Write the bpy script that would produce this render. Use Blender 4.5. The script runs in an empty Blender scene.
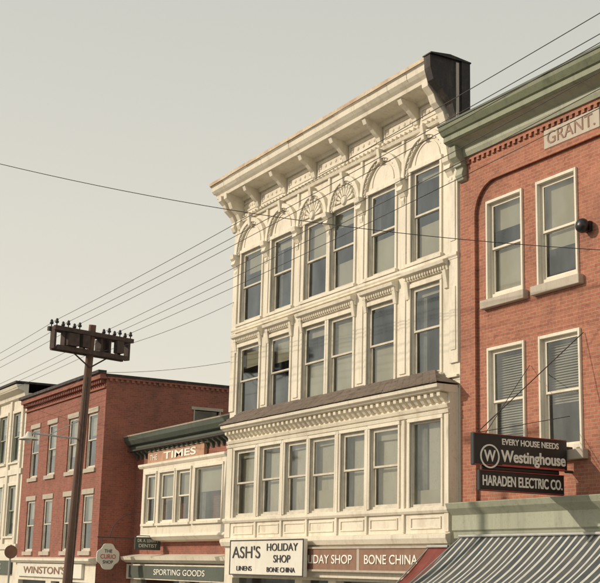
import bpy, math, random
from mathutils import Matrix, Vector
random.seed(7)
scene=bpy.context.scene
col=bpy.context.collection
scene.view_settings.view_transform='Standard'
try: scene.view_settings.look='None'
except Exception: pass
scene.view_settings.exposure=0

# ---------------------------------------------------------------- materials
def newmat(name):
    m=bpy.data.materials.new(name);m.use_nodes=True
    nt=m.node_tree;b=nt.nodes.get("Principled BSDF")
    return m,nt,b
def N(nt,t,**k):
    n=nt.nodes.new(t)
    for a,v in k.items(): setattr(n,a,v)
    return n
def rgb(c): return (c[0],c[1],c[2],1)
def mix(nt,fac,a,b,mode='MIX'):
    n=N(nt,"ShaderNodeMix",data_type='RGBA',blend_type=mode)
    for s,v in ((0,fac),(6,a),(7,b)):
        if hasattr(v,'is_output') or isinstance(v,bpy.types.NodeSocket): nt.links.new(v,n.inputs[s])
        elif s==0: n.inputs[0].default_value=v
        else: n.inputs[s].default_value=rgb(v)
    return n.outputs[2]
def noise(nt,scale,detail=4,sc=(1,1,1),rough=.55):
    tc=N(nt,"ShaderNodeTexCoord");mp=N(nt,"ShaderNodeMapping")
    mp.inputs['Scale'].default_value=sc
    nt.links.new(tc.outputs['Object'],mp.inputs[0])
    n=N(nt,"ShaderNodeTexNoise");n.inputs['Scale'].default_value=scale;n.inputs['Detail'].default_value=detail
    n.inputs['Roughness'].default_value=rough
    nt.links.new(mp.outputs[0],n.inputs['Vector'])
    return n.outputs['Fac']
def ramp(nt,src,lo,hi):
    r=N(nt,"ShaderNodeMapRange");r.clamp=True
    nt.links.new(src,r.inputs[0]);r.inputs[1].default_value=lo;r.inputs[2].default_value=hi
    return r.outputs[0]
def mul(nt,a,k):
    n=N(nt,"ShaderNodeMath",operation='MULTIPLY');nt.links.new(a,n.inputs[0]);n.inputs[1].default_value=k;return n.outputs[0]
def bump(nt,b,src,st=.3,dist=.02):
    n=N(nt,"ShaderNodeBump");n.inputs['Strength'].default_value=st;n.inputs['Distance'].default_value=dist
    nt.links.new(src,n.inputs['Height']);nt.links.new(n.outputs[0],b.inputs['Normal'])
def paint(name,c,stain,amt=.5,rough=.6,bs=.25,stlo=.5,sthi=.72,streak=(2.5,2.5,.35)):
    m,nt,b=newmat(name)
    s1=noise(nt,1.6,6,streak,.65)
    s2=noise(nt,9,6,(1,1,1),.6)
    s3=noise(nt,.6,3)
    c1=mix(nt,mul(nt,ramp(nt,s1,stlo,sthi),amt),c,stain)
    c2=mix(nt,mul(nt,ramp(nt,s2,.55,.8),amt*.7),c1,stain)
    # fine flaking specks
    s5=noise(nt,32,3,(1,1,.8),.7)
    c2=mix(nt,mul(nt,ramp(nt,s5,.6,.68),amt*.8),c2,tuple(x*.75 for x in stain))
    c3=mix(nt,ramp(nt,s3,.3,.7),c2,mix(nt,1,c2,(.86,.86,.86),'MULTIPLY'))
    nt.links.new(c3,b.inputs['Base Color'])
    b.inputs['Roughness'].default_value=rough
    bump(nt,b,s2,bs,.01)
    return m
def flat(name,c,rough=.6,var=.15,scale=5,metal=0):
    m,nt,b=newmat(name)
    s=noise(nt,scale,5)
    c1=mix(nt,ramp(nt,s,.3,.7),tuple(x*(1-var) for x in c),tuple(min(1,x*(1+var)) for x in c))
    nt.links.new(c1,b.inputs['Base Color']);b.inputs['Roughness'].default_value=rough;b.inputs['Metallic'].default_value=metal
    return m
def brick(name,c1,c2,mortar,dirt=(.08,.05,.04)):
    m,nt,b=newmat(name)
    tc=N(nt,"ShaderNodeTexCoord");sp=N(nt,"ShaderNodeSeparateXYZ");nt.links.new(tc.outputs['Object'],sp.inputs[0])
    ad=N(nt,"ShaderNodeMath",operation='ADD');nt.links.new(sp.outputs[0],ad.inputs[0]);nt.links.new(sp.outputs[1],ad.inputs[1])
    cb=N(nt,"ShaderNodeCombineXYZ");nt.links.new(ad.outputs[0],cb.inputs[0]);nt.links.new(sp.outputs[2],cb.inputs[1])
    bt=N(nt,"ShaderNodeTexBrick");nt.links.new(cb.outputs[0],bt.inputs['Vector'])
    bt.inputs['Scale'].default_value=1;bt.inputs['Brick Width'].default_value=.215;bt.inputs['Row Height'].default_value=.074
    bt.inputs['Mortar Size'].default_value=.0075;bt.inputs['Mortar Smooth'].default_value=.3;bt.inputs['Bias'].default_value=-.1
    bt.inputs['Color1'].default_value=rgb(c1);bt.inputs['Color2'].default_value=rgb(c2);bt.inputs['Mortar'].default_value=rgb(mortar)
    s=noise(nt,1.1,6,(1,1,.6),.6)
    cc=mix(nt,mul(nt,ramp(nt,s,.48,.8),.5),bt.outputs['Color'],dirt)
    s4=noise(nt,.8,5,(1.3,1.3,.6),.6)
    cc=mix(nt,mul(nt,ramp(nt,s4,.5,.85),.35),cc,tuple(min(1,x*1.4+.06) for x in c1))
    # odd dark headers
    s6=noise(nt,5,2,(1,1,2.6))
    cc=mix(nt,mul(nt,ramp(nt,s6,.62,.68),.35),cc,tuple(x*.35 for x in c2))
    s2=noise(nt,14,4);
    cc2=mix(nt,ramp(nt,s2,.35,.65),mix(nt,.18,cc,(.02,.01,.01)),cc)
    nt.links.new(cc2,b.inputs['Base Color']);b.inputs['Roughness'].default_value=.85
    inv=N(nt,"ShaderNodeMath",operation='SUBTRACT');inv.inputs[0].default_value=1;nt.links.new(bt.outputs['Fac'],inv.inputs[1])
    bump(nt,b,inv.outputs[0],.35,.01)
    return m
def glassmat():
    m,nt,b=newmat("old_window_glass");nt.nodes.remove(b)
    out=nt.nodes.get("Material Output")
    tr=N(nt,"ShaderNodeBsdfTransparent");tr.inputs[0].default_value=(.68,.70,.68,1)
    gl=N(nt,"ShaderNodeBsdfGlossy");gl.inputs['Roughness'].default_value=.06;gl.inputs[0].default_value=(.84,.91,.96,1)
    s=noise(nt,1.6,1)
    bp=N(nt,"ShaderNodeBump");bp.inputs['Strength'].default_value=.1;bp.inputs['Distance'].default_value=.02
    nt.links.new(s,bp.inputs['Height']);nt.links.new(bp.outputs[0],gl.inputs['Normal'])
    fr=N(nt,"ShaderNodeFresnel");fr.inputs[0].default_value=1.5
    dirt=ramp(nt,noise(nt,1.3,5,(1,1,.5)),.35,.75)
    ma=N(nt,"ShaderNodeMath",operation='MULTIPLY_ADD');nt.links.new(fr.outputs[0],ma.inputs[0]);ma.inputs[1].default_value=1.7
    nt.links.new(mul(nt,dirt,.1),ma.inputs[2])
    ma.use_clamp=True
    mx=N(nt,"ShaderNodeMixShader");nt.links.new(ma.outputs[0],mx.inputs[0]);nt.links.new(tr.outputs[0],mx.inputs[1]);nt.links.new(gl.outputs[0],mx.inputs[2])
    nt.links.new(mx.outputs[0],out.inputs[0])
    return m
def stripes(name,a,b_,period,duty=.5,axis=0):
    m,nt,b=newmat(name)
    tc=N(nt,"ShaderNodeTexCoord");sp=N(nt,"ShaderNodeSeparateXYZ");nt.links.new(tc.outputs['Object'],sp.inputs[0])
    d=N(nt,"ShaderNodeMath",operation='DIVIDE');nt.links.new(sp.outputs[axis],d.inputs[0]);d.inputs[1].default_value=period
    fr=N(nt,"ShaderNodeMath",operation='FRACT');nt.links.new(d.outputs[0],fr.inputs[0])
    lt=N(nt,"ShaderNodeMath",operation='LESS_THAN');nt.links.new(fr.outputs[0],lt.inputs[0]);lt.inputs[1].default_value=duty
    c=mix(nt,lt.outputs[0],a,b_)
    c=mix(nt,ramp(nt,noise(nt,3,5),.3,.9),c,mix(nt,.5,c,(.2,.18,.15)))
    nt.links.new(c,b.inputs['Base Color']);b.inputs['Roughness'].default_value=.9
    return m

M={}
M['cream']=paint("weathered_cream_paint",(.80,.745,.625),(.44,.35,.24),.5,streak=(2.2,2.2,.7))
M['cream2']=paint("cream_trim_paint",(.81,.755,.635),(.42,.33,.23),.42)
M['rust']=paint("rusty_cornice_paint",(.68,.57,.42),(.34,.18,.09),.8,stlo=.42,sthi=.68,streak=(.7,.7,.9))
M['tar']=paint("black_tar_paper",(.03,.025,.025),(.16,.13,.11),.5,.75)
M['shingle']=paint("pent_roof_shingle",(.19,.15,.12),(.07,.05,.04),.8,.9)
M['sash']=flat("sash_paint",(.58,.54,.45),.55)
M['glass']=glassmat()
M['shade']=flat("roller_shade",(.66,.61,.49),.9,.1,1.2)
M['curtain']=flat("grey_curtain",(.34,.33,.30),.9,.3,3)
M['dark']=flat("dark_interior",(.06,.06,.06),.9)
M['brickR']=brick("red_brick",(.46,.175,.105),(.36,.12,.075),(.40,.28,.21))
M['brickL']=brick("dull_red_brick",(.35,.115,.075),(.26,.08,.055),(.28,.18,.14))
M['green']=paint("green_cornice_paint",(.24,.27,.18),(.10,.11,.08),.5)
M['greenlt']=paint("pale_green_paint",(.38,.40,.31),(.18,.18,.13),.5)
M['greendk']=paint("dark_green_paint",(.085,.105,.085),(.04,.05,.04),.5)
M['stone']=paint("pale_stone",(.50,.44,.36),(.30,.24,.19),.5)
M['white']=paint("sign_white",(.78,.76,.68),(.55,.5,.4),.4)
M['brown']=flat("sign_brown",(.24,.13,.085),.6)
M['black']=flat("sign_black",(.018,.018,.02),.35)
M['ink']=flat("dark_ink",(.03,.03,.035),.6)
M['letter']=flat("cream_letter",(.84,.82,.74),.5,.05)
M['orange']=flat("faded_orange_panel",(.44,.25,.16),.7,.2)
M['red']=flat("faded_red",(.45,.07,.05),.6)
M['wood']=paint("creosoted_pole_wood",(.17,.105,.08),(.06,.04,.03),.7,.9,streak=(9,9,.5))
M['woodgrey']=flat("crossarm_wood",(.07,.05,.045),.9,.3)
M['metal']=flat("galvanised_metal",(.45,.46,.45),.45,.1,5,.6)
M['wire']=flat("black_wire",(.05,.045,.045),.7)
M['roof']=flat("flat_roof_felt",(.06,.055,.05),.95)
M['asphalt']=flat("asphalt",(.05,.05,.052),.9,.25,8)
M['concrete']=flat("concrete",(.36,.34,.31),.9,.12,4)
M['ground']=flat("ground",(.12,.11,.09),.95,.2,.5)
M['awn']=stripes("striped_canvas",(.06,.075,.085),(.60,.60,.56),.22,.3)
M['maroon']=flat("maroon_canvas",(.20,.05,.04),.9)
M['blind']=flat("blind_slat",(.70,.66,.56),.6,.05)
M['paintline']=flat("road_paint",(.7,.7,.65),.8)

# ---------------------------------------------------------------- mesh builder
class MB:
    def __init__(s): s.v=[];s.f=[]
    def quad(s,a,b,c,d):
        i=len(s.v);s.v+=[a,b,c,d];s.f.append((i,i+1,i+2,i+3));return s
    def box(s,x0,x1,y0,y1,z0,z1):
        i=len(s.v)
        s.v+=[(x0,y0,z0),(x1,y0,z0),(x1,y1,z0),(x0,y1,z0),(x0,y0,z1),(x1,y0,z1),(x1,y1,z1),(x0,y1,z1)]
        for f in ((0,3,2,1),(4,5,6,7),(0,1,5,4),(1,2,6,5),(2,3,7,6),(3,0,4,7)): s.f.append(tuple(i+k for k in f))
        return s
    def prism(s,prof,x0,x1,axis='x'):
        n=len(prof);i=len(s.v)
        for xx in (x0,x1):
            for p in prof:
                s.v.append((xx,p[0],p[1]) if axis=='x' else (p[0],xx,p[1]) if axis=='y' else (p[0],p[1],xx))
        for k in range(n):
            k2=(k+1)%n;s.f.append((i+k,i+k2,i+n+k2,i+n+k))
        s.f.append(tuple(i+k for k in range(n)));s.f.append(tuple(i+n+k for k in reversed(range(n))))
        return s
    def arch(s,xc,zc,r0,r1,y0,y1,a0=0,a1=math.pi,n=20,ez=1.0):
        i=len(s.v)
        for k in range(n+1):
            a=a0+(a1-a0)*k/n;c,si=math.cos(a),math.sin(a)*ez
            s.v+=[(xc+r0*c,y0,zc+r0*si),(xc+r1*c,y0,zc+r1*si),(xc+r1*c,y1,zc+r1*si),(xc+r0*c,y1,zc+r0*si)]
        for k in range(n):
            a=i+4*k;b=a+4
            for q in range(4):
                q2=(q+1)%4;s.f.append((a+q,a+q2,b+q2,b+q))
        s.f.append((i,i+1,i+2,i+3));e=i+4*n;s.f.append((e+3,e+2,e+1,e))
        return s
    def cyl(s,p0,p1,r0,r1=None,n=12):
        r1=r0 if r1 is None else r1
        p0=Vector(p0);p1=Vector(p1);d=(p1-p0).normalized()
        u=d.orthogonal().normalized();w=d.cross(u);i=len(s.v)
        for p,r in ((p0,r0),(p1,r1)):
            for k in range(n):
                a=2*math.pi*k/n;s.v.append(tuple(p+u*(r*math.cos(a))+w*(r*math.sin(a))))
        for k in range(n):
            k2=(k+1)%n;s.f.append((i+k,i+k2,i+n+k2,i+n+k))
        s.f.append(tuple(i+k for k in reversed(range(n))));s.f.append(tuple(i+n+k for k in range(n)))
        return s
    def obox(s,c,u,hu,w,hw,t,ht):
        c,u,w,t=map(Vector,(c,u,w,t));u=u.normalized();w=w.normalized();t=t.normalized();i=len(s.v)
        for zz in (-1,1):
            for (a,b) in ((-1,-1),(1,-1),(1,1),(-1,1)):
                s.v.append(tuple(c+u*hu*a+w*hw*b+t*ht*zz))
        for f in ((0,3,2,1),(4,5,6,7),(0,1,5,4),(1,2,6,5),(2,3,7,6),(3,0,4,7)): s.f.append(tuple(i+k for k in f))
        return s
    def lathe(s,c,prof,n=20,axis='z'):
        i=len(s.v)
        for (r,h) in prof:
            for k in range(n):
                a=2*math.pi*k/n
                if axis=='z': s.v.append((c[0]+r*math.cos(a),c[1]+r*math.sin(a),c[2]+h))
                elif axis=='y': s.v.append((c[0]+r*math.cos(a),c[1]+h,c[2]+r*math.sin(a)))
                else: s.v.append((c[0]+h,c[1]+r*math.cos(a),c[2]+r*math.sin(a)))
        for j in range(len(prof)-1):
            for k in range(n):
                k2=(k+1)%n;s.f.append((i+j*n+k,i+j*n+k2,i+(j+1)*n+k2,i+(j+1)*n+k))
        return s
    def build(s,name,mat,parent=None,bevel=0,smooth=False):
        if not s.v: return None
        me=bpy.data.meshes.new(name);me.from_pydata(s.v,[],s.f);me.update()
        if mat!='glass':
            import bmesh
            bm=bmesh.new();bm.from_mesh(me);bmesh.ops.recalc_face_normals(bm,faces=bm.faces);bm.to_mesh(me);bm.free()
        me.materials.append(M[mat] if isinstance(mat,str) else mat)
        o=bpy.data.objects.new(name,me);col.objects.link(o)
        if parent: par(o,parent)
        if bevel:
            b=o.modifiers.new("bevel",'BEVEL');b.width=bevel;b.segments=1;b.limit_method='ANGLE';b.angle_limit=math.radians(50)
        if smooth:
            for p in me.polygons: p.use_smooth=True
        return o
def par(o,e):
    o.parent=e;o.matrix_parent_inverse=Matrix.Translation(-Vector(e.location))
def empty(name,loc):
    e=bpy.data.objects.new(name,None);e.location=loc;e.empty_display_size=.5;col.objects.link(e);return e
def text(body,w,h,loc,face,mat,parent,name="lettering",bold=0.0,ex=.008):
    c=bpy.data.curves.new(name,'FONT');c.body=body;c.size=1;c.align_x='CENTER';c.align_y='CENTER';c.extrude=ex;c.offset=bold
    o=bpy.data.objects.new(name,c);col.objects.link(o);c.materials.append(M[mat])
    bpy.context.view_layer.update();d=o.dimensions
    sx,sy=w/max(d.x,.01),h/max(d.y,.01)
    bb=[Vector(k) for k in o.bound_box];cx=(bb[0].x+bb[6].x)/2;cy=(bb[0].y+bb[6].y)/2
    rot=Matrix.Rotation(math.pi/2,4,'X')
    if face=='s': rot=Matrix.Rotation(math.pi/2,4,'Z')@rot
    m=Matrix.Translation(Vector(loc))@rot@Matrix.Diagonal((sx,sy,1,1))@Matrix.Translation((-cx,-cy,0))
    if parent: par(o,parent)
    l,r,sc=m.decompose();o.location=l;o.rotation_euler=r.to_euler();o.scale=sc
    return o

def wall(mb,x0,x1,z0,z1,ops,y,reveal=.2):
    xs=sorted({x0,x1,*[o[0] for o in ops],*[o[1] for o in ops]})
    zs=sorted({z0,z1,*[o[2] for o in ops],*[o[3] for o in ops]})
    xs=[a for a in xs if x0<=a<=x1];zs=[a for a in zs if z0<=a<=z1]
    for i in range(len(xs)-1):
        for j in range(len(zs)-1):
            cx=(xs[i]+xs[i+1])/2;cz=(zs[j]+zs[j+1])/2
            if any(o[0]<cx<o[1] and o[2]<cz<o[3] for o in ops): continue
            mb.quad((xs[i],y,zs[j]),(xs[i+1],y,zs[j]),(xs[i+1],y,zs[j+1]),(xs[i],y,zs[j+1]))
    for a,b,c,d in ops:
        r=y+reveal
        mb.quad((a,y,c),(a,r,c),(a,r,d),(a,y,d));mb.quad((b,y,c),(b,y,d),(b,r,d),(b,r,c))
        mb.quad((a,y,c),(b,y,c),(b,r,c),(a,r,c));mb.quad((a,y,d),(a,r,d),(b,r,d),(b,y,d))

class Win:
    """collects the window parts of one building"""
    def __init__(s): s.frame=MB();s.sash=MB();s.glass=MB();s.shade=MB();s.curt=MB();s.dark=MB();s.blind=MB();s.n=0
    def add(s,x0,x1,z0,z1,y,kind=('shade',.4),casing=.09,fw=.05,sw=.055,sill=True,rail=True,proud=.035,mull=0):
        c=casing;s.n+=1;j=.0025*(s.n%4);proud=proud+j
        if c:
            s.frame.box(x0-c,x0,y-proud,y+.02,z0,z1);s.frame.box(x1,x1+c,y-proud,y+.02,z0,z1)
            s.frame.box(x0-c-.01,x1+c+.01,y-proud-.012,y+.02,z1,z1+c*1.2+j)
        if sill: s.frame.box(x0-c-.05,x1+c+.05,y-.1-j,y+.1,z0-.09-j,z0-.001-j)
        a,b=y+.05,y+.15
        s.sash.box(x0,x0+fw,a,b,z0,z1);s.sash.box(x1-fw,x1,a,b,z0,z1)
        s.sash.box(x0+fw,x1-fw,a,b,z1-fw,z1);s.sash.box(x0+fw,x1-fw,a,b,z0,z0+fw*1.3)
        X0,X1=x0+fw,x1-fw;zm=(z0+z1)/2+random.uniform(-.02,.02);Z0,Z1=z0+fw*1.3,z1-fw
        def pane(px0,px1,pz0,pz1,py):
            t=[random.uniform(-.008,.008) for _ in range(3)]
            s.glass.quad((px0,py+t[0],pz0),(px1,py+t[1],pz0),(px1,py+t[2]+t[1],pz1),(px0,py+t[2]+t[0],pz1))
        if rail:
            for (pz0,pz1,py) in ((zm,Z1,y+.075),(Z0,zm+.03,y+.115)):
                s.sash.box(X0,X0+sw,py-.018,py+.018,pz0,pz1);s.sash.box(X1-sw,X1,py-.018,py+.018,pz0,pz1)
                s.sash.box(X0+sw,X1-sw,py-.017,py+.017,pz1-sw*.8,pz1);s.sash.box(X0+sw,X1-sw,py-.017,py+.017,pz0,pz0+sw*.9)
                pane(X0+sw,X1-sw,pz0+sw*.9,pz1-sw*.8,py)
        else:
            pane(X0,X1,Z0,Z1,y+.09)
        for k in range(mull):
            xm=X0+(X1-X0)*(k+1)/(mull+1);s.sash.box(xm-.02,xm+.02,y+.07,y+.11,Z0,Z1)
        yb=y+.2
        kinds=[kind] if not isinstance(kind,list) else kind
        for k,f in kinds:
            sk=random.uniform(-.015,.015)
            if k=='shade':
                s.shade.quad((x0,yb,z1-(z1-z0)*f+sk),(x1,yb,z1-(z1-z0)*f-sk),(x1,yb,z1),(x0,yb,z1))
            elif k=='blind':
                n=int((z1-z0)*f/.055)
                for i in range(n):
                    z=z1-.03-i*.055
                    s.blind.quad((x0+.05,yb-.005,z-.036),(x1-.05,yb-.005,z-.036),(x1-.05,yb+.03,z),(x0+.05,yb+.03,z))
            elif k=='curtain':
                for (ca,cb) in ((x0,x0+(x1-x0)*f),(x1-(x1-x0)*f,x1)):
                    n=6
                    for i in range(n):
                        u0=ca+(cb-ca)*i/n;u1=ca+(cb-ca)*(i+1)/n;d0=.03*(i%2);d1=.03*((i+1)%2)
                        s.curt.quad((u0,yb+.02+d0,z0),(u1,yb+.02+d1,z0),(u1,yb+.02+d1,z1),(u0,yb+.02+d0,z1))
            elif k=='lower':
                s.shade.quad((x0,yb,z0),(x1,yb,z0),(x1,yb,z0+(z1-z0)*f+sk),(x0,yb,z0+(z1-z0)*f-sk))
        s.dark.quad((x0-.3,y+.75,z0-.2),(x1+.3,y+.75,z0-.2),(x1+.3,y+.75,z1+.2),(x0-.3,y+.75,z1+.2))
        return (x0,x1,z0,z1)
    def build(s,parent,frame='cream2',sash='sash'):
        s.frame.build("window_casings",frame,parent,.006);s.sash.build("window_sashes",sash,parent)
        s.glass.build("window_glass",'glass',parent);s.shade.build("window_shades",'shade',parent)
        s.curt.build("window_curtains",'curtain',parent);s.dark.build("window_interiors",'dark',parent)
        s.blind.build("window_blinds",'blind',parent)

def shell(mb,x0,x1,y0,y1,z0,z1):
    mb.quad((x0,y0,z0),(x0,y1,z0),(x0,y1,z1),(x0,y0,z1));mb.quad((x1,y0,z0),(x1,y1,z0),(x1,y1,z1),(x1,y0,z1))
    mb.quad((x0,y1,z0),(x1,y1,z0),(x1,y1,z1),(x0,y1,z1))

# ================================================================ WHITE COMMERCIAL BUILDING
wb=empty("white_commercial_building",(-29.4,0,0))
W=Win();ops=[]
XS=[(-34.95,-33.52),(-32.9,-31.58),(-30.85,-29.57),(-29.38,-28.1),(-27.4,-26.1),(-25.38,-24.13)]
topk=[('shade',.3),[('shade',.15),('curtain',.25)],('shade',.5),[('shade',.2),('lower',.35)],[('lower',.45),('curtain',.2)],[('shade',.12),('lower',.4)]]
midk=[('shade',.3),('shade',.35),[('shade',.15),('lower',.5)],('shade',.95),('lower',.48),[('shade',.1),('curtain',.3)]]
for i,(a,b) in enumerate(XS):
    ops.append(W.add(a,b,10.42,12.68+(.1 if i==5 else 0),0,topk[i]))
    ops.append(W.add(a,b,7.53,9.66+(.12 if i==5 else 0),0,midk[i]))
mb=MB();wall(mb,-35.45,-23.36,7.3,13.8,ops,0);wall(mb,-35.45,-23.36,13.8,15.0,[],.004)
shell(mb,-35.45,-23.36,0,15,0,13.4)
mb.box(-35.45,-23.4,.012,.25,13.4,15.0)
mb.build("upper_walls",'cream',wb)
bops=[]
BX=[(-34.42,-33.08),(-32.78,-31.5),(-31.22,-30.0),(-29.82,-28.5),(-28.2,-27.02),(-26.78,-25.5),(-25.0,-23.72)]
bk=[('shade',.12),('curtain',.15),('shade',.1),[('lower',.3),('shade',.1)],('curtain',.2),('shade',.15),[('curtain',.3),('lower',.2)]]
for i,(a,b) in enumerate(BX):
    bops.append(W.add(a,b,4.44,6.42,-.25,bk[i],casing=.07,sill=False,rail=(i<6)))
mb=MB();wall(mb,-34.97,-23.42,3.55,7.1,bops,-.25)
for x in (-34.97,-23.42): mb.quad((x,-.25,3.55),(x,0,3.55),(x,0,7.1),(x,-.25,7.1))
mb.quad((-34.97,-.25,3.55),(-23.42,-.25,3.55),(-23.42,0,3.55),(-34.97,0,3.55))
mb.build("bay_storey_wall",'cream',wb)
W.build(wb)
t=MB()
t.box(-35.45,-35.16,-.05,0,7.7,13.71);t.box(-23.72,-23.38,-.05,0,7.7,13.71)
for x in (-33.21,-31.22,-27.75,-25.74):
    t.box(x-.13,x+.13,-.028,0,7.7,9.75);t.box(x-.13,x+.13,-.028,0,10.35,12.4)
for z0,z1 in ((8.0,9.5),(10.6,12.1)):
    t.box(-23.65,-23.45,-.07,-.05,z0,z1)
t.prism([(0,10.16),(-.062,10.16),(-.062,10.2),(-.09,10.24),(-.09,10.305),(0,10.32)],-35.42,-23.37)
t.prism([(0,7.36),(-.07,7.36),(-.07,7.41),(0,7.43)],-35.4,-23.4)
t.prism([(-.25,4.28),(-.31,4.28),(-.35,4.34),(-.35,4.4),(-.25,4.43)],-35.0,-23.4)
t.prism([(-.25,3.6),(-.34,3.6),(-.40,3.72),(-.40,3.8),(-.25,3.84)],-35.02,-23.38)
t.prism([(-.25,6.52),(-.29,6.52),(-.31,6.6),(-.25,6.62)],-34.98,-23.41)
for i in range(7):
    a=BX[i][0]+.02;b=BX[i][1]-.02
    for (p,q,r,s_) in ((a,b,4.17,4.21),(a,b,3.93,3.97),(a,a+.05,3.97,4.17),(b-.05,b,3.97,4.17)): t.box(p,q,-.275,-.25,r,s_)
    if i<6:
        xm=(BX[i][1]+BX[i+1][0])/2;t.box(xm-.05,xm+.05,-.3,-.25,3.86,6.5)
t.box(-34.95,-34.6,-.283,-.25,3.86,6.5);t.box(-23.6,-23.43,-.283,-.25,3.86,6.5)
hoods=[(-35.2,-33.35),(-33.05,-31.42),(-31.0,-27.95),(-27.55,-25.95),(-25.58,-23.75)]
for i,(a,b) in enumerate(hoods):
    u=.13 if i==4 else 0
    t.prism([(0,9.82+u),(-.06,9.82+u),(-.09,9.93+u),(-.19,9.97+u),(-.21,10.05+u),(0,10.13+u)],a,b)
    n=int((b-a)/.11)
    for k in range(n):
        x=a+.04+k*(b-a-.08)/n;t.box(x,x+.055,-.115,-.075,9.85+u,9.925+u)
    for x in (a+.03,b-.17): t.prism([(0,9.5),(-.05,9.52),(-.08,9.7),(-.12,9.95),(0,9.95)],x,x+.14)
t.build("mouldings",'cream2',wb,.006)
o_=MB()
cap=[-35.3,-33.22,-31.25,-29.46,-27.72,-25.72,-23.66]
for i in range(6):
    r=.5*(cap[i+1]-cap[i]);xc=(cap[i]+cap[i+1])/2
    o_.arch(xc,12.66,r-.15,r-.02,-.12,0,n=24);o_.arch(xc,12.66,r-.22,r-.15,-.07,0,n=24)
    if i in (2,3):
        o_.arch(xc,12.66,r-.30,r-.27,-.05,0,n=24)
        for k in range(9):
            a=math.pi*(k+.5)/9;o_.arch(xc,12.8,.2,r-.42,-.08,0,a-.11,a+.11,n=2)
            o_.lathe((xc+(r-.42)*math.cos(a),-.06,12.8+(r-.42)*math.sin(a)),[(.001,-.05),(.05,-.035),(.07,0),(.075,.06)],10,'y')
        o_.lathe((xc,-.06,12.84),[(.001,-.07),(.1,-.05),(.14,0),(.15,.06)],14,'y')
    else:
        o_.arch(xc,12.86,r-.5,r-.46,-.02,0,n=20)
    o_.prism([(0,12.66+r-.26),(-.15,12.66+r-.26),(-.2,12.66+r+.1),(0,12.66+r+.1)],xc-.06,xc+.06)
    for k in range(17):
        a=math.pi*(k+.5)/17
        o_.box(xc+(r-.185)*math.cos(a)-.018,xc+(r-.185)*math.cos(a)+.018,-.09,-.07,12.66+(r-.185)*math.sin(a)-.018,12.66+(r-.185)*math.sin(a)+.018)
for x in cap:
    w=.12
    o_.prism([(0,12.22),(-.05,12.22),(-.10,12.32),(-.17,12.38),(-.13,12.5),(-.2,12.56),(-.22,12.68),(0,12.7)],x-w,x+w)
    o_.prism([(0,12.0),(-.04,12.02),(-.07,12.12),(-.05,12.2),(0,12.215)],x-.07,x+.07)
    o_.box(x-.05,x+.05,-.055,0,12.7,13.715)
o_.prism([(0,13.72),(-.07,13.72),(-.1,13.8),(0,13.84)],-35.44,-23.42)
for k in range(60):
    x=-35.3+k*.2
    o_.box(x,x+.09,-.075,0,13.86,13.92)
br=[-33.9,-32.15,-30.35,-28.6,-26.85,-25.15]
edges=[-35.2]+br+[-23.75]
for i in range(len(edges)-1):
    a,b=edges[i]+.2,edges[i+1]-.2
    for (p,q,r,s_) in ((a,b,14.28,14.32),(a,b,14.02,14.06),(a,a+.04,14.06,14.28),(b-.04,b,14.06,14.28)): o_.box(p,q,-.02,.004,r,s_)
    n=5
    for k in range(n):
        x=a+.12+(b-a-.24)*k/(n-1)
        o_.lathe((x,-.0,14.17),[(.001,-.03),(.03,-.02),(.05,-.01),(.055,.01)],8,'y')
o_.build("carved_ornament",'cream2',wb)
b_=MB()
def sm_bracket(x,w=.09):
    b_.prism([(0,13.95),(-.06,13.97),(-.1,14.12),(-.2,14.2),(-.3,14.3),(-.5,14.42),(-.56,14.56),(0,14.56)],x-w,x+w)
for x in br: sm_bracket(x)
for x in (-35.42,-35.02):
    b_.prism([(0,13.45),(-.1,13.47),(-.17,13.62),(-.13,13.78),(-.22,13.95),(-.42,14.12),(-.5,14.3),(-.64,14.42),(-.66,14.58),(0,14.56)],x-.11,x+.11)
b_.prism([(0,13.2),(-.1,13.24),(-.17,13.42),(-.14,13.6),(-.22,13.85),(-.42,14.05),(-.5,14.25),(-.66,14.42),(-.68,14.58),(0,14.56)],-23.98,-23.72)
b_.build("cornice_brackets",'cream2',wb,.01)
c=MB();c.prism([(.004,14.4),(-.08,14.4),(-.12,14.5),(-.6,14.57),(-.62,14.66),(-.69,14.72),(.1,14.72)],-35.72,-23.62)
c.build("cornice_soffit",'cream2',wb)
c=MB();
n=14
for i in range(n):
    x0=-35.8+i*12.18/n;x1=x0+12.18/n-.006;d=random.uniform(-.012,.014);yy=random.uniform(-.008,.008)
    c.prism([(-.69,14.722),(-.76+yy,14.8),(-.78+yy,14.93),(-.83+yy,14.96+d),(.25,14.96),(.25,14.722)],x0,x1)
c.build("cornice_crown",'cream2',wb)
c=MB();
n=9
for i in range(n):
    x0=-35.82+i*12.2/n;x1=x0+12.2/n-.004;d=random.uniform(-.008,.008)
    c.prism([(-.845,14.975+d),(-.85,15.07+d),(-.3,15.12+d),(.25,15.03),(.25,14.975)],x0,x1)
c.build("cornice_metal_cap",'rust',wb)
c=MB();c.prism([(.3,13.3),(-.06,13.3),(-.12,13.7),(-.2,13.95),(-.5,14.25),(-.75,14.45),(-.84,14.75),(-.85,15.05),(-.3,15.1),(.3,15.02)],-23.61,-23.36)
c.prism([(.3,13.3),(.05,13.3),(.05,15.09),(.3,15.05)],-23.357,-23.32)
c.prism([(-.86,15.07),(-.86,15.1),(-.3,15.15),(.32,15.07),(.32,15.04)],-23.66,-23.3)
c.build("tarred_cornice_end",'tar',wb)
c=MB();c.box(-23.357,-23.335,-.10,-.02,13.5,15.0);c.build("cornice_end_batten",'stone',wb)
c=MB()
n=40;r_=3
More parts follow.
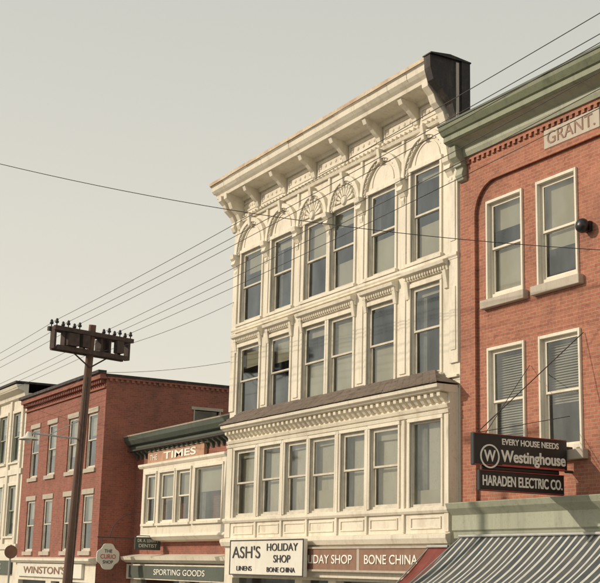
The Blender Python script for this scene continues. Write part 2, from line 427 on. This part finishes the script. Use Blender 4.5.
for i in range(n):
    for j in range(r_):
        def pt(u,v,lift):
            xa=-34.55+(-24.35+34.55)*u;xb=-34.86+(-23.38+34.86)*u
            return (xa+(xb-xa)*v,-.005+(-.63)*v,7.64+(7.19-7.64)*v+lift)
        u0=i/n;u1=(i+1)/n-.0006;v0=j/r_;v1=(j+1)/r_+.02;d=random.uniform(0,.014)
        a,b,cc,dd=pt(u0,v0,.002),pt(u1,v0,.002),pt(u1,v1,.028+d),pt(u0,v1,.028+d)
        c.quad(a,b,cc,dd);c.quad(dd,cc,(cc[0],cc[1],cc[2]-.035),(dd[0],dd[1],dd[2]-.035))
c.quad((-34.86,-.63,7.17),(-23.38,-.63,7.17),(-24.35,0,7.62),(-34.55,0,7.62))
i0=len(c.v);c.v+=[(-24.35,-.005,7.645),(-23.38,-.635,7.2),(-23.38,0,7.2)];c.f.append((i0,i0+1,i0+2))
i0=len(c.v);c.v+=[(-34.55,-.005,7.645),(-34.86,-.635,7.2),(-34.86,0,7.2)];c.f.append((i0,i0+1,i0+2))
c.build("pent_roof",'shingle',wb)
c=MB();c.prism([(-.25,6.98),(-.5,7.02),(-.54,7.06),(-.6,7.08),(-.61,7.165),(-.02,7.165),(-.02,6.98)],-34.82,-23.415)
c.prism([(-.25,6.64),(-.3,6.64),(-.33,6.72),(-.25,6.75)],-34.95,-23.43)
n=44
for k in range(n):
    x=-34.72+k*(11.15)/(n-1)
    c.prism([(-.25,6.78),(-.33,6.79),(-.39,6.86),(-.46,6.9),(-.47,6.978),(-.25,6.978)],x-.065,x+.065)
c.build("bay_cornice",'cream2',wb,.005)
c=MB();c.box(-35.44,-23.37,.3,15,13.3,13.42);c.build("flat_roof",'roof',wb)
c=MB()
wall(c,-35.45,-23.36,0,7.3,[(-34.9,-31.0,.8,2.7),(-30.6,-29.2,.15,2.7),(-28.8,-24.2,.8,2.7)],.01,.3)
c.box(-34.9,-23.5,-.249,0,2.78,3.54)
c.build("storefront_wall",'cream',wb)
c=MB();c.quad((-34.9,.25,.8),(-31,.25,.8),(-31,.25,2.7),(-34.9,.25,2.7));c.quad((-28.8,.25,.8),(-24.2,.25,.8),(-24.2,.25,2.7),(-28.8,.25,2.7));c.quad((-30.6,.28,.15),(-29.2,.28,.15),(-29.2,.28,2.7),(-30.6,.28,2.7))
c.build("shop_windows",'glass',wb)
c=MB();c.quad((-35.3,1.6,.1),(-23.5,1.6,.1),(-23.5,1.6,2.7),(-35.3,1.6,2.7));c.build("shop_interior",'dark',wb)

# shop signs
s1=empty("shop_sign",(-31.6,-.5,3.25))
c=MB();c.box(-33.8,-29.42,-.62,-.5,2.78,3.76);c.build("sign_board",'white',s1,.01)
c=MB();
for (p,q,r,s_) in ((-33.8,-29.42,3.73,3.76),(-33.8,-29.42,2.78,2.81),(-33.8,-33.77,2.81,3.73),(-29.45,-29.42,2.81,3.73)): c.box(p,q,-.635,-.62,r,s_)
for x in (-33.2,-30.0): c.box(x-.03,x+.03,-.5,-.24,3.2,3.26)
c.build("sign_frame",'ink',s1)
text("ASH'S",1.75,.34,(-32.75,-.63,3.42),'f','ink',s1)
text("HOLIDAY",1.75,.2,(-30.6,-.63,3.55),'f','ink',s1)
text("SHOP",.95,.2,(-30.6,-.63,3.24),'f','ink',s1)
text("LINENS",.95,.13,(-32.85,-.63,2.97),'f','ink',s1)
text("BONE CHINA",1.6,.13,(-30.65,-.63,2.95),'f','ink',s1)
s2=empty("fascia_sign",(-26.8,-.4,3.25))
c=MB();c.box(-30.4,-24.05,-.4,-.25,2.98,3.5);c.build("sign_board",'brown',s2)
c=MB()
for (p,q,r,s_) in ((-30.42,-24.03,3.5,3.55),(-30.42,-24.03,2.93,2.98)): c.box(p,q,-.43,-.25,r,s_)
c.box(-27.12,-27.0,-.405,-.4,2.98,3.5);c.build("sign_mouldings",'stone',s2)
text("HOLIDAY SHOP",2.85,.22,(-28.75,-.41,3.24),'f','letter',s2,bold=.005)
text("BONE CHINA",2.3,.22,(-25.6,-.41,3.24),'f','letter',s2,bold=.005)

# ================================================================ RIGHT BRICK BUILDING
rb=empty("brick_commercial_building",(-17,0,0))
W=Win();ops=[]
WX=(-22.37,-20.6,-18.4,-16.3,-14.2)
for i,x in enumerate(WX):
    ops.append(W.add(x,x+1.3,8.96,11.27,.05,([('shade',.3),('lower',.5)],('shade',.66),('shade',.9),('shade',.5),('shade',.7))[i],casing=0,fw=.1,sill=False))
    ops.append(W.add(x,x+1.3,5.42,7.87,.05,('blind',(.97,.6,.9,.5,.9)[i]),casing=0,fw=.1,sill=False))
mb=MB();wall(mb,-22.75,-12.6,4.2,11.75,ops,.05,.2)
mb.build("recessed_brick_wall",'brickR',rb)
mb=MB()
wall(mb,-23.34,-12,4.2,13.0,[(-22.75,-12.6,4.2,11.75)],0,.05)
shell(mb,-23.33,-12,0,13,0,13.0)
r=.75
pts=[(-22.75,11.75)]
for k in range(9):
    a=math.pi-(math.pi/2)*k/8;pts.append((-22.75+r+r*math.cos(a),11.75-r+r*math.sin(a)))
mb.prism(pts,0.001,.049,'y')
mb.build("brick_walls",'brickR',rb)
mb=MB()
mb.arch(-22.75+r,11.75-r,r-.02,r+.13,-.04,.001,math.pi/2,math.pi,12)
mb.box(-22.0,-12.5,-.04,.001,11.73,11.88);mb.box(-22.88,-22.73,-.04,.001,4.5,11.0)
mb.box(-23.3,-12,-.05,.001,12.42,12.5)
for k in range(60):
    x=-23.2+k*.19;mb.box(x,x+.095,-.05,.001,12.34,12.42)
mb.build("corbelled_brick_bands",'brickR',rb)
fr=MB()
for i,x in enumerate(WX):
    for z0,z1 in ((8.96,11.27),(5.42,7.87)):
        fr.box(x,x+.06,-.0,.1,z0,z1) ;fr.box(x+1.24,x+1.3,-.0,.1,z0,z1);fr.box(x+.06,x+1.24,-.0,.1,z1-.07,z1)
fr.build("window_frames",'cream2',rb,.006)
st=MB()
for i,x in enumerate(WX):
    for z0,z1 in ((8.96,11.25),(5.42,7.85)):
        st.box(x-.12,x+1.42,-.09,.14,z0-.2,z0-.002)
st.box(-20.25,-18.5,-.03,.02,11.9,12.33)
st.build("stone_sills_and_plaque",'stone',rb,.01)
text("GRANT.",1.5,.28,(-19.38,-.033,12.12),'f','brown',rb,"plaque_lettering")
W.build(rb,'cream2','cream2')
c=MB();c.prism([(0,12.5),(-.1,12.5),(-.14,12.6),(-.14,12.7),(-.3,12.78),(-.42,12.82),(0,12.82)],-23.31,-11.9)
c.build("cornice_bed_mould",'greenlt',rb)
c=MB();c.prism([(.01,12.822),(-.44,12.822),(-.5,12.86),(-.5,12.98),(-.55,13.0),(-.64,13.12),(-.66,13.2),(.2,13.2)],-23.305,-11.9);c.build("cornice_crown",'green',rb)
c=MB();c.prism([(-.68,13.203),(-.68,13.25),(.3,13.3),(.3,13.203)],-23.315,-11.9);c.build("cornice_flashing",'greendk',rb)
c=MB();c.prism([(0,11.95),(-.1,11.98),(-.16,12.1),(-.12,12.25),(-.2,12.4),(-.32,12.5),(-.36,12.76),(0,12.76)],-23.325,-23.05)
c.box(-23.33,-23.03,-.2,-.05,12.3,12.36);c.build("cornice_bracket",'greenlt',rb,.01)
c=MB();c.box(-23.3,-12,.3,13,12.9,12.98);c.build("flat_roof",'roof',rb)
c=MB();c.prism([(0,3.7),(-.3,3.7),(-.32,3.84),(-.36,3.88),(-.36,4.2),(-.42,4.26),(-.5,4.34),(-.55,4.46),(0,4.52)],-23.2,-11.9)
c.build("shopfront_entablature",'greenlt',rb,.01)
c=MB();wall(c,-23.34,-12,0,4.2,[(-22.6,-18.5,.6,3.2),(-18.1,-17,.15,3.2),(-16.6,-12.6,.6,3.2)],.003,.3);c.build("shopfront_wall",'greendk',rb)
c=MB();c.quad((-22.6,.2,.6),(-12.6,.2,.6),(-12.6,.2,3.2),(-22.6,.2,3.2));c.build("shop_windows",'glass',rb)
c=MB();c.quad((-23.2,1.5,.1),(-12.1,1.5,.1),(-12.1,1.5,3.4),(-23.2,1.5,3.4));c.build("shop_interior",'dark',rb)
def awning(x0,x1,y0,z0,y1,z1,mat,name="awning",val=.25):
    e=empty(name,((x0+x1)/2,y0,z0));c=MB();n=max(2,int((x1-x0)/.8))*3;m_=8
    for i in range(n):
        for j in range(m_):
            def p(u,v):
                x=x0+(x1-x0)*u;s=(-.06-.06*math.sin(u*n/3*math.pi)**2)*math.sin(math.pi*v)
                return (x,y0+(y1-y0)*v,z0+(z1-z0)*v+s)
            c.quad(p(i/n,j/m_),p((i+1)/n,j/m_),p((i+1)/n,(j+1)/m_),p(i/n,(j+1)/m_))
    k=int((x1-x0)/.16)
    for i in range(k):
        a=x0+(x1-x0)*i/k;b=x0+(x1-x0)*(i+1)/k
        c.quad((a,y1,z1),(b,y1,z1),(b,y1-.01,z1-val),(a,y1-.01,z1-val))
    c.build("canvas",mat,e)
    f=MB()
    for x in (x0,x1): f.cyl((x,y0,z1-.02),(x,y1,z1-.02),.015);f.cyl((x,y0,z0),(x,y1,z1),.015)
    f.cyl((x0,y1,z1),(x1,y1,z1),.02);f.cyl((x0,y0-.03,z0+.03),(x1,y0-.03,z0+.03),.035);f.build("frame",'metal',e)
awning(-22.9,-12.2,-.34,3.72,-1.9,2.55,'awn')
awning(-24.0,-23.2,-.42,3.5,-1.4,2.6,'maroon',val=.2)
e=empty("cable_insulator",(-18.98,-.1,9.9));c=MB();c.lathe((-18.98,.03,9.9),[(.06,0),(.06,-.12),(.15,-.13),(.155,-.18),(.13,-.24),(.08,-.28),(.001,-.29)],20,'y');c.build("insulator_body",'black',e,smooth=True)  # stands for the dark round cable insulator on the brick wall, shaped like a bell
c=MB();c.box(-19.08,-18.88,-.03,.06,9.8,10.0);c.build("backplate",'black',e)

pe=empty("projecting_shop_sign",(-19.6,-1.3,5.1))
c=MB();c.box(-19.72,-19.6,-2.42,-.12,4.98,5.6);c.box(-19.71,-19.61,-2.28,-.2,4.5,4.9);c.box(-19.69,-19.63,-2.2,-.3,4.9,4.98);c.build("sign_cabinet",'black',pe,.015)
c=MB()
c.cyl((-19.66,-.13,4.98),(-19.66,.05,4.98),.03);c.cyl((-19.66,-.13,5.45),(-19.66,.05,5.45),.03)
c.cyl((-19.66,-2.3,5.6),(-19.2,.02,7.75),.010);c.cyl((-19.66,-2.1,5.6),(-20.9,.02,7.3),.007);c.cyl((-19.66,-2.3,5.6),(-19.66,.02,6.1),.007);c.build("brackets_and_stays",'woodgrey',pe)
c=MB()
c.lathe((-19.597,-2.05,5.16),[(.23,0),(.23,.015),(.2,.015),(.2,0)],28,'x');
c.build("round_emblem",'letter',pe)
text("W",.28,.22,(-19.592,-2.05,5.17),'s','letter',pe,bold=.02)
text("Westinghouse",1.6,.3,(-19.592,-.98,5.15),'s','letter',pe,bold=.025)
text("EVERY HOUSE NEEDS",1.4,.12,(-19.592,-1.05,5.46),'s','letter',pe,bold=.02)
text("HARADEN ELECTRIC CO.",1.95,.2,(-19.602,-1.24,4.7),'s','letter',pe,bold=.02)
c=MB()
for (a,b,z,w) in ((-2.4,-.14,4.985,.015),(-2.4,-.14,5.585,.012),(-2.26,-.22,4.51,.012),(-2.26,-.22,4.885,.012)): c.box(-19.602,-19.592,a,b,z,z+w)
c.box(-19.6,-19.592,-1.75,-.2,5.0,5.022)
c.build("neon_trim",'red',pe)

# ================================================================ SMALL SHOP (middle)
sm=empty("small_shop_building",(-41,1.4,0))
W=Win();ops=[]
for (a,b,k,r) in ((-44.42,-43.45,('shade',.45),True),(-43.05,-41.75,('shade',.55),True),(-41.5,-40.35,('shade',.5),True),(-39.95,-37.8,[('shade',.45),('curtain',.2)],False),(-37.3,-36.3,('shade',.5),True)):
    ops.append(W.add(a,b,4.5,6.3,.95,k,casing=.08,rail=r))
mb=MB();wall(mb,-44.75,-36.0,4.1,6.55,ops,.95,.2)
mb.quad((-45.1,1.4,4.1),(-44.75,.95,4.1),(-44.75,.95,6.55),(-45.1,1.4,6.55))
mb.quad((-45.1,1.4,4.1),(-36,1.4,4.1),(-36,.95,4.1),(-44.75,.95,4.1));mb.quad((-45.1,1.4,6.55),(-36,1.4,6.55),(-36,.95,6.55),(-44.75,.95,6.55))
mb.build("bay_window_wall",'cream',sm)
W.build(sm,'cream2','cream2')
mb=MB();wall(mb,-46.62,-35.47,3.3,7.3,[],1.4);mb.build("upper_wall",'brickL',sm)
mb=MB();wall(mb,-46.62,-35.47,0,3.3,[(-46,-42,.6,2.7),(-41.5,-40.3,.1,2.7),(-39.8,-36,.6,2.7)],1.4,.3);mb.box(-46.6,-35.5,1.2,1.39,2.5,3.05);mb.build("shopfront_wall",'cream',sm)
mb=MB();mb.quad((-46,1.6,.6),(-36,1.6,.6),(-36,1.6,2.7),(-46,1.6,2.7));mb.build("shop_windows",'glass',sm)
mb=MB();shell(mb,-46.6,-35.5,1.41,14,0,7.3);mb.build("side_walls",'brickL',sm)
mb=MB();mb.box(-46.6,-35.48,1.0,14,7.3,7.36);mb.build("flat_roof",'roof',sm)
c=MB()
c.prism([(1.4,6.55),(.93,6.55),(.87,6.62),(.87,6.7),(1.4,6.74)],-45.1,-35.9)
c.prism([(1.4,4.1),(.9,4.1),(.86,4.02),(1.0,3.9),(1.4,3.85)],-44.9,-35.9)
c.prism([(1.39,3.1),(1.1,3.1),(.9,3.2),(.85,3.32),(1.39,3.42)],-46.4,-35.6)
c.build("mouldings",'cream2',sm)
c=MB();c.prism([(1.4,7.25),(1.2,7.27),(1.1,7.4),(1.1,7.5),(.95,7.55),(.85,7.7),(.82,7.85),(1.5,7.9)],-46.6,-35.5)
n=26
for k in range(n):
    x=-46.4+k*10.7/(n-1);c.prism([(1.4,7.0),(1.33,7.02),(1.28,7.15),(1.15,7.22),(1.1,7.38),(1.4,7.38)],x-.07,x+.07)
c.build("bracketed_cornice",'greendk',sm,.006)
c=MB();c.prism([(.81,7.853),(.79,7.9),(1.5,7.97),(1.5,7.853)],-46.61,-35.49);c.build("cornice_cap",'stone',sm)
e=empty("shop_sign",(-42.3,1.3,6.95));c=MB();c.box(-45.1,-40.0,1.25,1.38,6.76,7.2);c.build("sign_board",'orange',e)
c=MB();c.box(-45.2,-39.9,1.22,1.38,7.2,7.23);c.box(-45.2,-39.9,1.22,1.38,6.745,6.76);c.build("sign_frame",'letter',e)
text("THE",.7,.2,(-44.5,1.24,6.98),'f','letter',e)
text("TIMES",2.9,.27,(-42.1,1.24,6.98),'f','letter',e,bold=.02)
e=empty("hanging_shop_sign",(-43.6,.9,3.85));c=MB();c.box(-43.64,-43.58,.3,1.3,3.55,4.0);c.cyl((-43.61,1.4,4.05),(-43.61,.3,4.05),.015);c.build("board",'greendk',e,.02)
text("DENTIST",.7,.12,(-43.575,.8,3.7),'s','letter',e);text("DR. A. LEAVITT",.8,.11,(-43.575,.8,3.88),'s','letter',e)
e=empty("oval_hanging_sign",(-45.6,.05,3.3));c=MB()
pts=[]
for k in range(48):
    a=2*math.pi*k/48;rr=1+.07*math.cos(4*a)-.04*math.cos(8*a);pts.append((.05+.43*rr*math.cos(a),3.3+.46*rr*math.sin(a)))
c.prism(pts,-45.63,-45.57);c.build("board",'white',e)
c=MB();c.cyl((-45.6,1.4,4.0),(-45.6,-.4,4.0),.02);c.cyl((-45.6,-.2,4.0),(-45.6,-.2,3.65),.012);c.cyl((-45.6,.3,4.0),(-45.6,.3,3.65),.012)
prev=None
for k in range(9):
    a=math.pi/2*k/8;p=(-45.6,1.4-1.3*math.sin(a),5.0-1.0*(1-math.cos(a)))
    if prev: c.cyl(prev,p,.014)
    prev=p
c.build("bracket",'wire',e)
text("THE",.3,.12,(-45.565,.05,3.5),'s','ink',e);text("CURIO",.6,.16,(-45.565,.05,3.3),'s','red',e);text("SHOP",.4,.12,(-45.565,.05,3.1),'s','ink',e)
e=empty("fascia_sign",(-41,1.15,2.78));c=MB();c.box(-46.2,-37,1.14,1.198,2.56,3.0);c.build("board",'greendk',e);text("SPORTING GOODS",4.4,.2,(-41.5,1.13,2.78),'f','letter',e)

# ================================================================ LEFT BRICK BUILDING
lb=empty("corner_brick_building",(-52,0,0))
W=Win();ops=[]
for x in (-56.0,-53.6,-50.9,-48.6):
    ops.append(W.add(x,x+1.15,6.7,8.9,0,('shade',random.uniform(.3,.8)),casing=0,sill=False))
    ops.append(W.add(x,x+1.15,3.5,5.7,0,('shade',random.uniform(.2,.6)),casing=0,sill=False))
mb=MB();wall(mb,-57.05,-46.64,3.1,10.2,ops,0)
tmp=MB();wall(tmp,0,14,0,10.2,[(3.75,4.95,7.9,9.2),(8,9.2,7.9,9.2)],0,-.2)
def rot(p): return (-46.64+p[1],p[0],p[2])
i0=len(mb.v);mb.v+=[rot(p) for p in tmp.v];mb.f+=[tuple(i0+k for k in f) for f in tmp.f]
mb.quad((-57.05,0,0),(-57.05,14,0),(-57.05,14,10.2),(-57.05,0,10.2));mb.quad((-57.05,14,0),(-46.64,14,0),(-46.64,14,10.2),(-57.05,14,10.2))
mb.build("brick_walls",'brickL',lb)
c=MB();
for y0 in (3.75,8): c.box(-46.8,-46.62,y0,y0+.05,7.9,9.2);c.box(-46.8,-46.62,y0+1.15,y0+1.2,7.9,9.2);c.box(-46.8,-46.61,y0-.1,y0+1.3,9.2,9.32);c.box(-46.78,-46.72,y0+.05,y0+1.15,8.5,8.57)
for x in (-56.0,-53.6,-50.9,-48.6):
    for z0,z1 in ((6.7,8.9),(3.5,5.7)): c.box(x-.1,x+1.25,-.07,.1,z0-.16,z0-.002);c.box(x-.12,x+1.27,-.04,.0,z1,z1+.2)
c.build("stone_sills_and_lintels",'stone',lb)
c=MB()
for y0 in (3.75,8): c.quad((-46.76,y0,7.9),(-46.76,y0+1.2,7.9),(-46.76,y0+1.2,9.2),(-46.76,y0,9.2))
c.build("side_window_glass",'glass',lb)
W.build(lb,'stone','sash')
mb=MB();mb.box(-57.0,-46.7,.3,14,9.9,10.0);mb.build("flat_roof",'roof',lb)
c=MB();
c.box(-46.9,-46.56,-.06,14.05,10.2,10.3);c.box(-57.05,-46.9,13.9,14.05,10.2,10.3);c.box(-57.15,-46.56,-.4,-.061,10.3,10.42);c.box(-57.15,-46.9,-.06,.3,10.2,10.32)
c.build("coping",'tar',lb)
c=MB()
for k in range(60): y=.1+k*.23;c.box(-46.64,-46.585,y,y+.11,10.02,10.12)
c.box(-46.64,-46.58,0,14,10.12,10.199)
for k in range(44): x=-57.0+k*.235;c.box(x,x+.11,-.2,0,9.95,10.1)
c.box(-57.05,-46.6,-.3,0,10.1,10.299);c.box(-57.05,-46.66,-.08,0,9.75,9.83);c.build("corbelled_brick_cornice",'brickL',lb)
c=MB();wall(c,-57.05,-46.64,0,3.1,[(-56.5,-52.6,.6,2.3),(-51.9,-50.8,.1,2.3),(-50.2,-47.2,.6,2.3)],-.02,.3);c.prism([(0,3.02),(-.2,3.02),(-.35,3.12),(-.35,3.2),(0,3.26)],-57.05,-46.6);c.build("shopfront",'cream',lb)
c=MB();c.quad((-56.5,.2,.6),(-47.2,.2,.6),(-47.2,.2,2.3),(-56.5,.2,2.3));c.build("shop_windows",'glass',lb)
e=empty("fascia_sign",(-52,-.1,2.75));c=MB();c.box(-56.4,-47.9,-.14,-.025,2.45,3.0);c.build("board",'white',e)
text("WINSTON'S",5.6,.3,(-52.6,-.15,2.73),'f','brown',e,bold=.01)

# ================================================================ FAR WHITE BUILDING
fw=empty("cream_columned_building",(-62,0,0))
W=Win();ops=[]
for x in (-59.0,-61.3,-63.6,-65.9,-68.2):
    for z0,z1 in ((7.6,9.9),(4.2,6.5)):
        ops.append(W.add(x,x+1.3,z0,z1,0,('shade',random.uniform(.2,.8)),casing=.12))
mb=MB();wall(mb,-69,-57.08,0,10.9,ops,0);shell(mb,-69,-57.08,0,14,0,10.7);mb.build("walls",'cream',fw)
W.build(fw,'cream2','greenlt')
c=MB();c.prism([(0,10.5),(-.15,10.55),(-.2,10.75),(-.5,10.85),(-.6,11.05),(0,11.1)],-69.1,-57.0);c.box(-69,-57.1,-.08,0,7.0,7.25);c.box(-69,-57.1,-.08,0,3.6,3.85)
for x in (-57.5,-59.35,-61.65,-63.95,-66.25): c.box(x-.15,x+.15,-.09,-.0,3.86,10.5)
c.build("cornice_and_pilasters",'cream2',fw)
c=MB();c.box(-69.15,-56.95,-.65,14,11.11,11.2);c.build("roof_edge",'tar',fw)
e=empty("fascia_sign",(-60,-.1,2.8));c=MB();c.box(-66,-57.6,-.14,-.01,2.5,3.1);c.build("board",'greendk',e);text("SHOES",3,.35,(-60.5,-.15,2.8),'f','letter',e)

# ================================================================ UTILITY POLE
up=empty("utility_pole",(-40.75,-3.2,0))
def polex(z): return -39.52-(10.9-z)*.115
c=MB();p=[(polex(z),-3.2,z) for z in (0,3,6,9,10.75)];rr=[.17,.155,.145,.13,.12]
for i in range(4): c.cyl(p[i],p[i+1],rr[i],rr[i+1],16)
c.build("pole_shaft",'wood',up,smooth=False)
D=Vector((-.3,1,0)).normalized();Pn=Vector((1,.3,0)).normalized();Zv=Vector((0,0,1))
ctr=Vector((polex(10.4),-3.2,10.42))
c=MB();insul=[]
for dz in (0,-.62):
    for s_ in (-1,1):
        c.obox(ctr+Pn*(.17*s_)+Zv*dz,D,1.6 if dz==0 else 1.45,Pn,.055,Zv,.07)
for s_ in (-1.5,-1.1,-.7,-.35,.35,.7,1.1,1.5):
    c.obox(ctr+D*s_+Zv*-.3,D,.04,Pn,.12,Zv,.36)
c.obox(ctr+D*.55+Zv*-.3+Pn*-.2,D,.16,Pn,.12,Zv,.22);c.obox(ctr+D*-.9+Zv*-.32+Pn*.2,D,.2,Pn,.12,Zv,.2)
c.obox(ctr+D*1.0+Zv*-.3+Pn*.2,D,.14,Pn,.1,Zv,.2);c.obox(ctr+D*-.4+Zv*-.3+Pn*.2,D,.14,Pn,.1,Zv,.2)
for s_ in (-1,1): c.cyl(ctr+D*s_*.8+Zv*-.62,ctr+Zv*-1.1,.025)
c.build("crossarms",'woodgrey',up)
c=MB()
for s_ in (-1.5,-1.05,-.6,.6,1.05,1.5):
    q=ctr+D*s_+Pn*.15+Zv*.07
    c.lathe(q,[(.02,0),(.02,.08),(.06,.09),(.065,.14),(.04,.16),(.05,.2),(.02,.24),(.001,.245)],12);insul.append(q+Zv*.2)
    c.lathe(q-Pn*.3-Zv*.0,[(.02,0),(.02,.08),(.06,.09),(.065,.14),(.04,.16),(.05,.2),(.02,.24),(.001,.245)],12)
c.build("insulators",'ink',up,smooth=True)
c=MB()
for z in range(8): c.cyl((polex(3+z*.8)-.3*(z%2)+.15,-3.2,3+z*.8),(polex(3+z*.8),-3.2,3+z*.8),.012)
c.cyl((polex(5)+.16,-3.25,0.2),(polex(9)+.14,-3.25,9),.03)
c.build("steps_and_conduit",'woodgrey',up)
sl=empty("street_lamp",(polex(6.9),-3.2,6.9));c=MB()
c.cyl((polex(7.0),-3.3,7.0),(-40.05,-4.9,7.08),.03);c.cyl((polex(7.6),-3.3,7.6),(-40.03,-4.3,7.06),.015)
c.build("arm",'metal',sl)
c=MB();c.lathe((-40.05,-4.95,6.86),[(.05,.26),(.09,.2),(.11,.12),(.3,.04),(.33,0),(.28,.01)],20);c.build("reflector",'white',sl,smooth=True)
c=MB();c.lathe((-40.05,-4.95,6.86),[(.1,.08),(.11,0),(.08,-.1),(.001,-.13)],16);c.build("lamp_globe",'letter',sl,smooth=True)

up2=empty("utility_pole",(-29.9,-13.9,0));c=MB();c.cyl((-29.9,-13.9,0),(-29.9,-13.9,13.4),.17,.12,16);c.build("pole_shaft",'wood',up2)
c=MB();c.box(-31.2,-28.6,-13.82,-13.7,12.9,13.04);c.build("crossarm",'woodgrey',up2)

cu=bpy.data.curves.new("power_lines",'CURVE');cu.dimensions='3D';cu.bevel_depth=.007;cu.bevel_resolution=1
def wire(a,b,sag,n=30,rad=1.0):
    sp=cu.splines.new('POLY');sp.points.add(n)
    for i in range(n+1):
        t_=i/n;p=Vector(a).lerp(Vector(b),t_);p.z-=sag*4*t_*(1-t_);sp.points[i].co=(p.x,p.y,p.z,1);sp.points[i].radius=rad
ends=[(-6.0,11.3),(-5.75,11.15),(-5.5,11.3),(-5.35,11.15),(-5.3,10.9),(-5.2,10.6)]
for q,(ey,ez) in zip(insul,ends):
    wire(q,(6,ey,ez),.35)
    wire(q,(-82,q.y-.3,10.8),.5)
wire((polex(9.8),-3.1,9.8),(-35.3,-.02,11.2),.15,12)
wire((polex(9.2),-3.1,9.2),(-35.42,-.02,9.3),.12,12)
wire((polex(9.2),-3.3,9.1),(-58,-.05,10.3),.4,14)
sp=cu.splines.new('POLY');sp.points.add(30)
for i in range(31):
    s_=-.035+1.435*i/30;sp.points[i].co=(-18.2-8.3*s_,-.6-9.4*s_,9.17+1.21*s_+1.11*s_*s_,1);sp.points[i].radius=1.1
o=bpy.data.objects.new("power_lines",cu);cu.materials.append(M['wire']);col.objects.link(o)

e=empty("traffic_sign",(-44.4,-4,0));c=MB();c.cyl((-44.4,-4,0),(-44.4,-4,3.6),.035);c.build("post",'metal',e)
c=MB();c.lathe((-44.36,-4,3.35),[(.001,0),(.23,0),(.23,.02),(.001,.021)],28,'x');c.build("disc",'brown',e)

# ================================================================ GROUND
def sheet(name,x0,x1,y0,y1,z,mat):
    return MB().quad((x0,y0,z),(x1,y0,z),(x1,y1,z),(x0,y1,z)).build(name,mat)
sheet("ground",-1500,1500,-1500,1500,-.004,'ground')
sheet("road",-300,300,-16,-4,0,'asphalt')
MB().box(-300,300,-3.85,1.35,-.003,.13).build("pavement",'concrete')
MB().box(-300,300,-4,-3.853,-.003,.14).build("kerb",'stone')
MB().box(-300,300,-21,-16.15,-.003,.13).build("pavement",'concrete')
MB().box(-300,300,-16.147,-16,-.003,.14).build("kerb",'stone')
c=MB()
for k in range(60): c.box(-180+k*6,-177+k*6,-10.06,-9.94,.002,.006)
c.build("road_markings",'paintline')

# ================================================================ LIGHT
el=math.radians(24);azx=-.50
sd=Vector((azx*math.cos(el),-math.sqrt(1-azx*azx)*math.cos(el),math.sin(el)))
sun=bpy.data.lights.new("sun",'SUN');sun.energy=2.8;sun.angle=math.radians(.7);sun.color=(1,.86,.68)
so=bpy.data.objects.new("sun",sun);col.objects.link(so);so.rotation_euler=sd.to_track_quat('Z','Y').to_euler();so.location=(0,-30,30)
w=bpy.data.worlds.new("World");scene.world=w;w.use_nodes=True;nt=w.node_tree;bg=nt.nodes["Background"]
sky=nt.nodes.new("ShaderNodeTexSky");sky.sky_type='NISHITA';sky.sun_disc=False;sky.sun_elevation=el
sky.sun_rotation=math.atan2(sd.x,sd.y);sky.dust_density=4;sky.air_density=1;sky.ozone_density=1
tc=nt.nodes.new("ShaderNodeTexCoord");sp_=nt.nodes.new("ShaderNodeSeparateXYZ");nt.links.new(tc.outputs['Generated'],sp_.inputs[0])
mr=nt.nodes.new("ShaderNodeMapRange");mr.clamp=True;nt.links.new(sp_.outputs[2],mr.inputs[0]);mr.inputs[1].default_value=0.0;mr.inputs[2].default_value=.45
hz=nt.nodes.new("ShaderNodeMix");hz.data_type='RGBA';nt.links.new(mr.outputs[0],hz.inputs[0]);hz.inputs[6].default_value=(10.4,9.5,7.7,1);hz.inputs[7].default_value=(7.3,7.2,6.3,1)
mx=nt.nodes.new("ShaderNodeMix");mx.data_type='RGBA';mx.inputs[0].default_value=.78
nt.links.new(sky.outputs[0],mx.inputs[6]);nt.links.new(hz.outputs[2],mx.inputs[7])
nt.links.new(mx.outputs[2],bg.inputs[0]);bg.inputs[1].default_value=.1

# ================================================================ CAMERA
cd=bpy.data.cameras.new("camera");cd.lens=1265/600*36;cd.sensor_width=36;cd.sensor_fit='HORIZONTAL';cd.clip_end=5000
co=bpy.data.objects.new("camera",cd);col.objects.link(co)
R=Matrix(((.4842,.1781,.8566),(.8746,-.1254,-.4683),(.02397,.97596,-.2166))).to_4x4()
q=R.to_quaternion();co.rotation_mode='QUATERNION';co.rotation_quaternion=q;co.location=(0,-17,2.9)
scene.camera=co
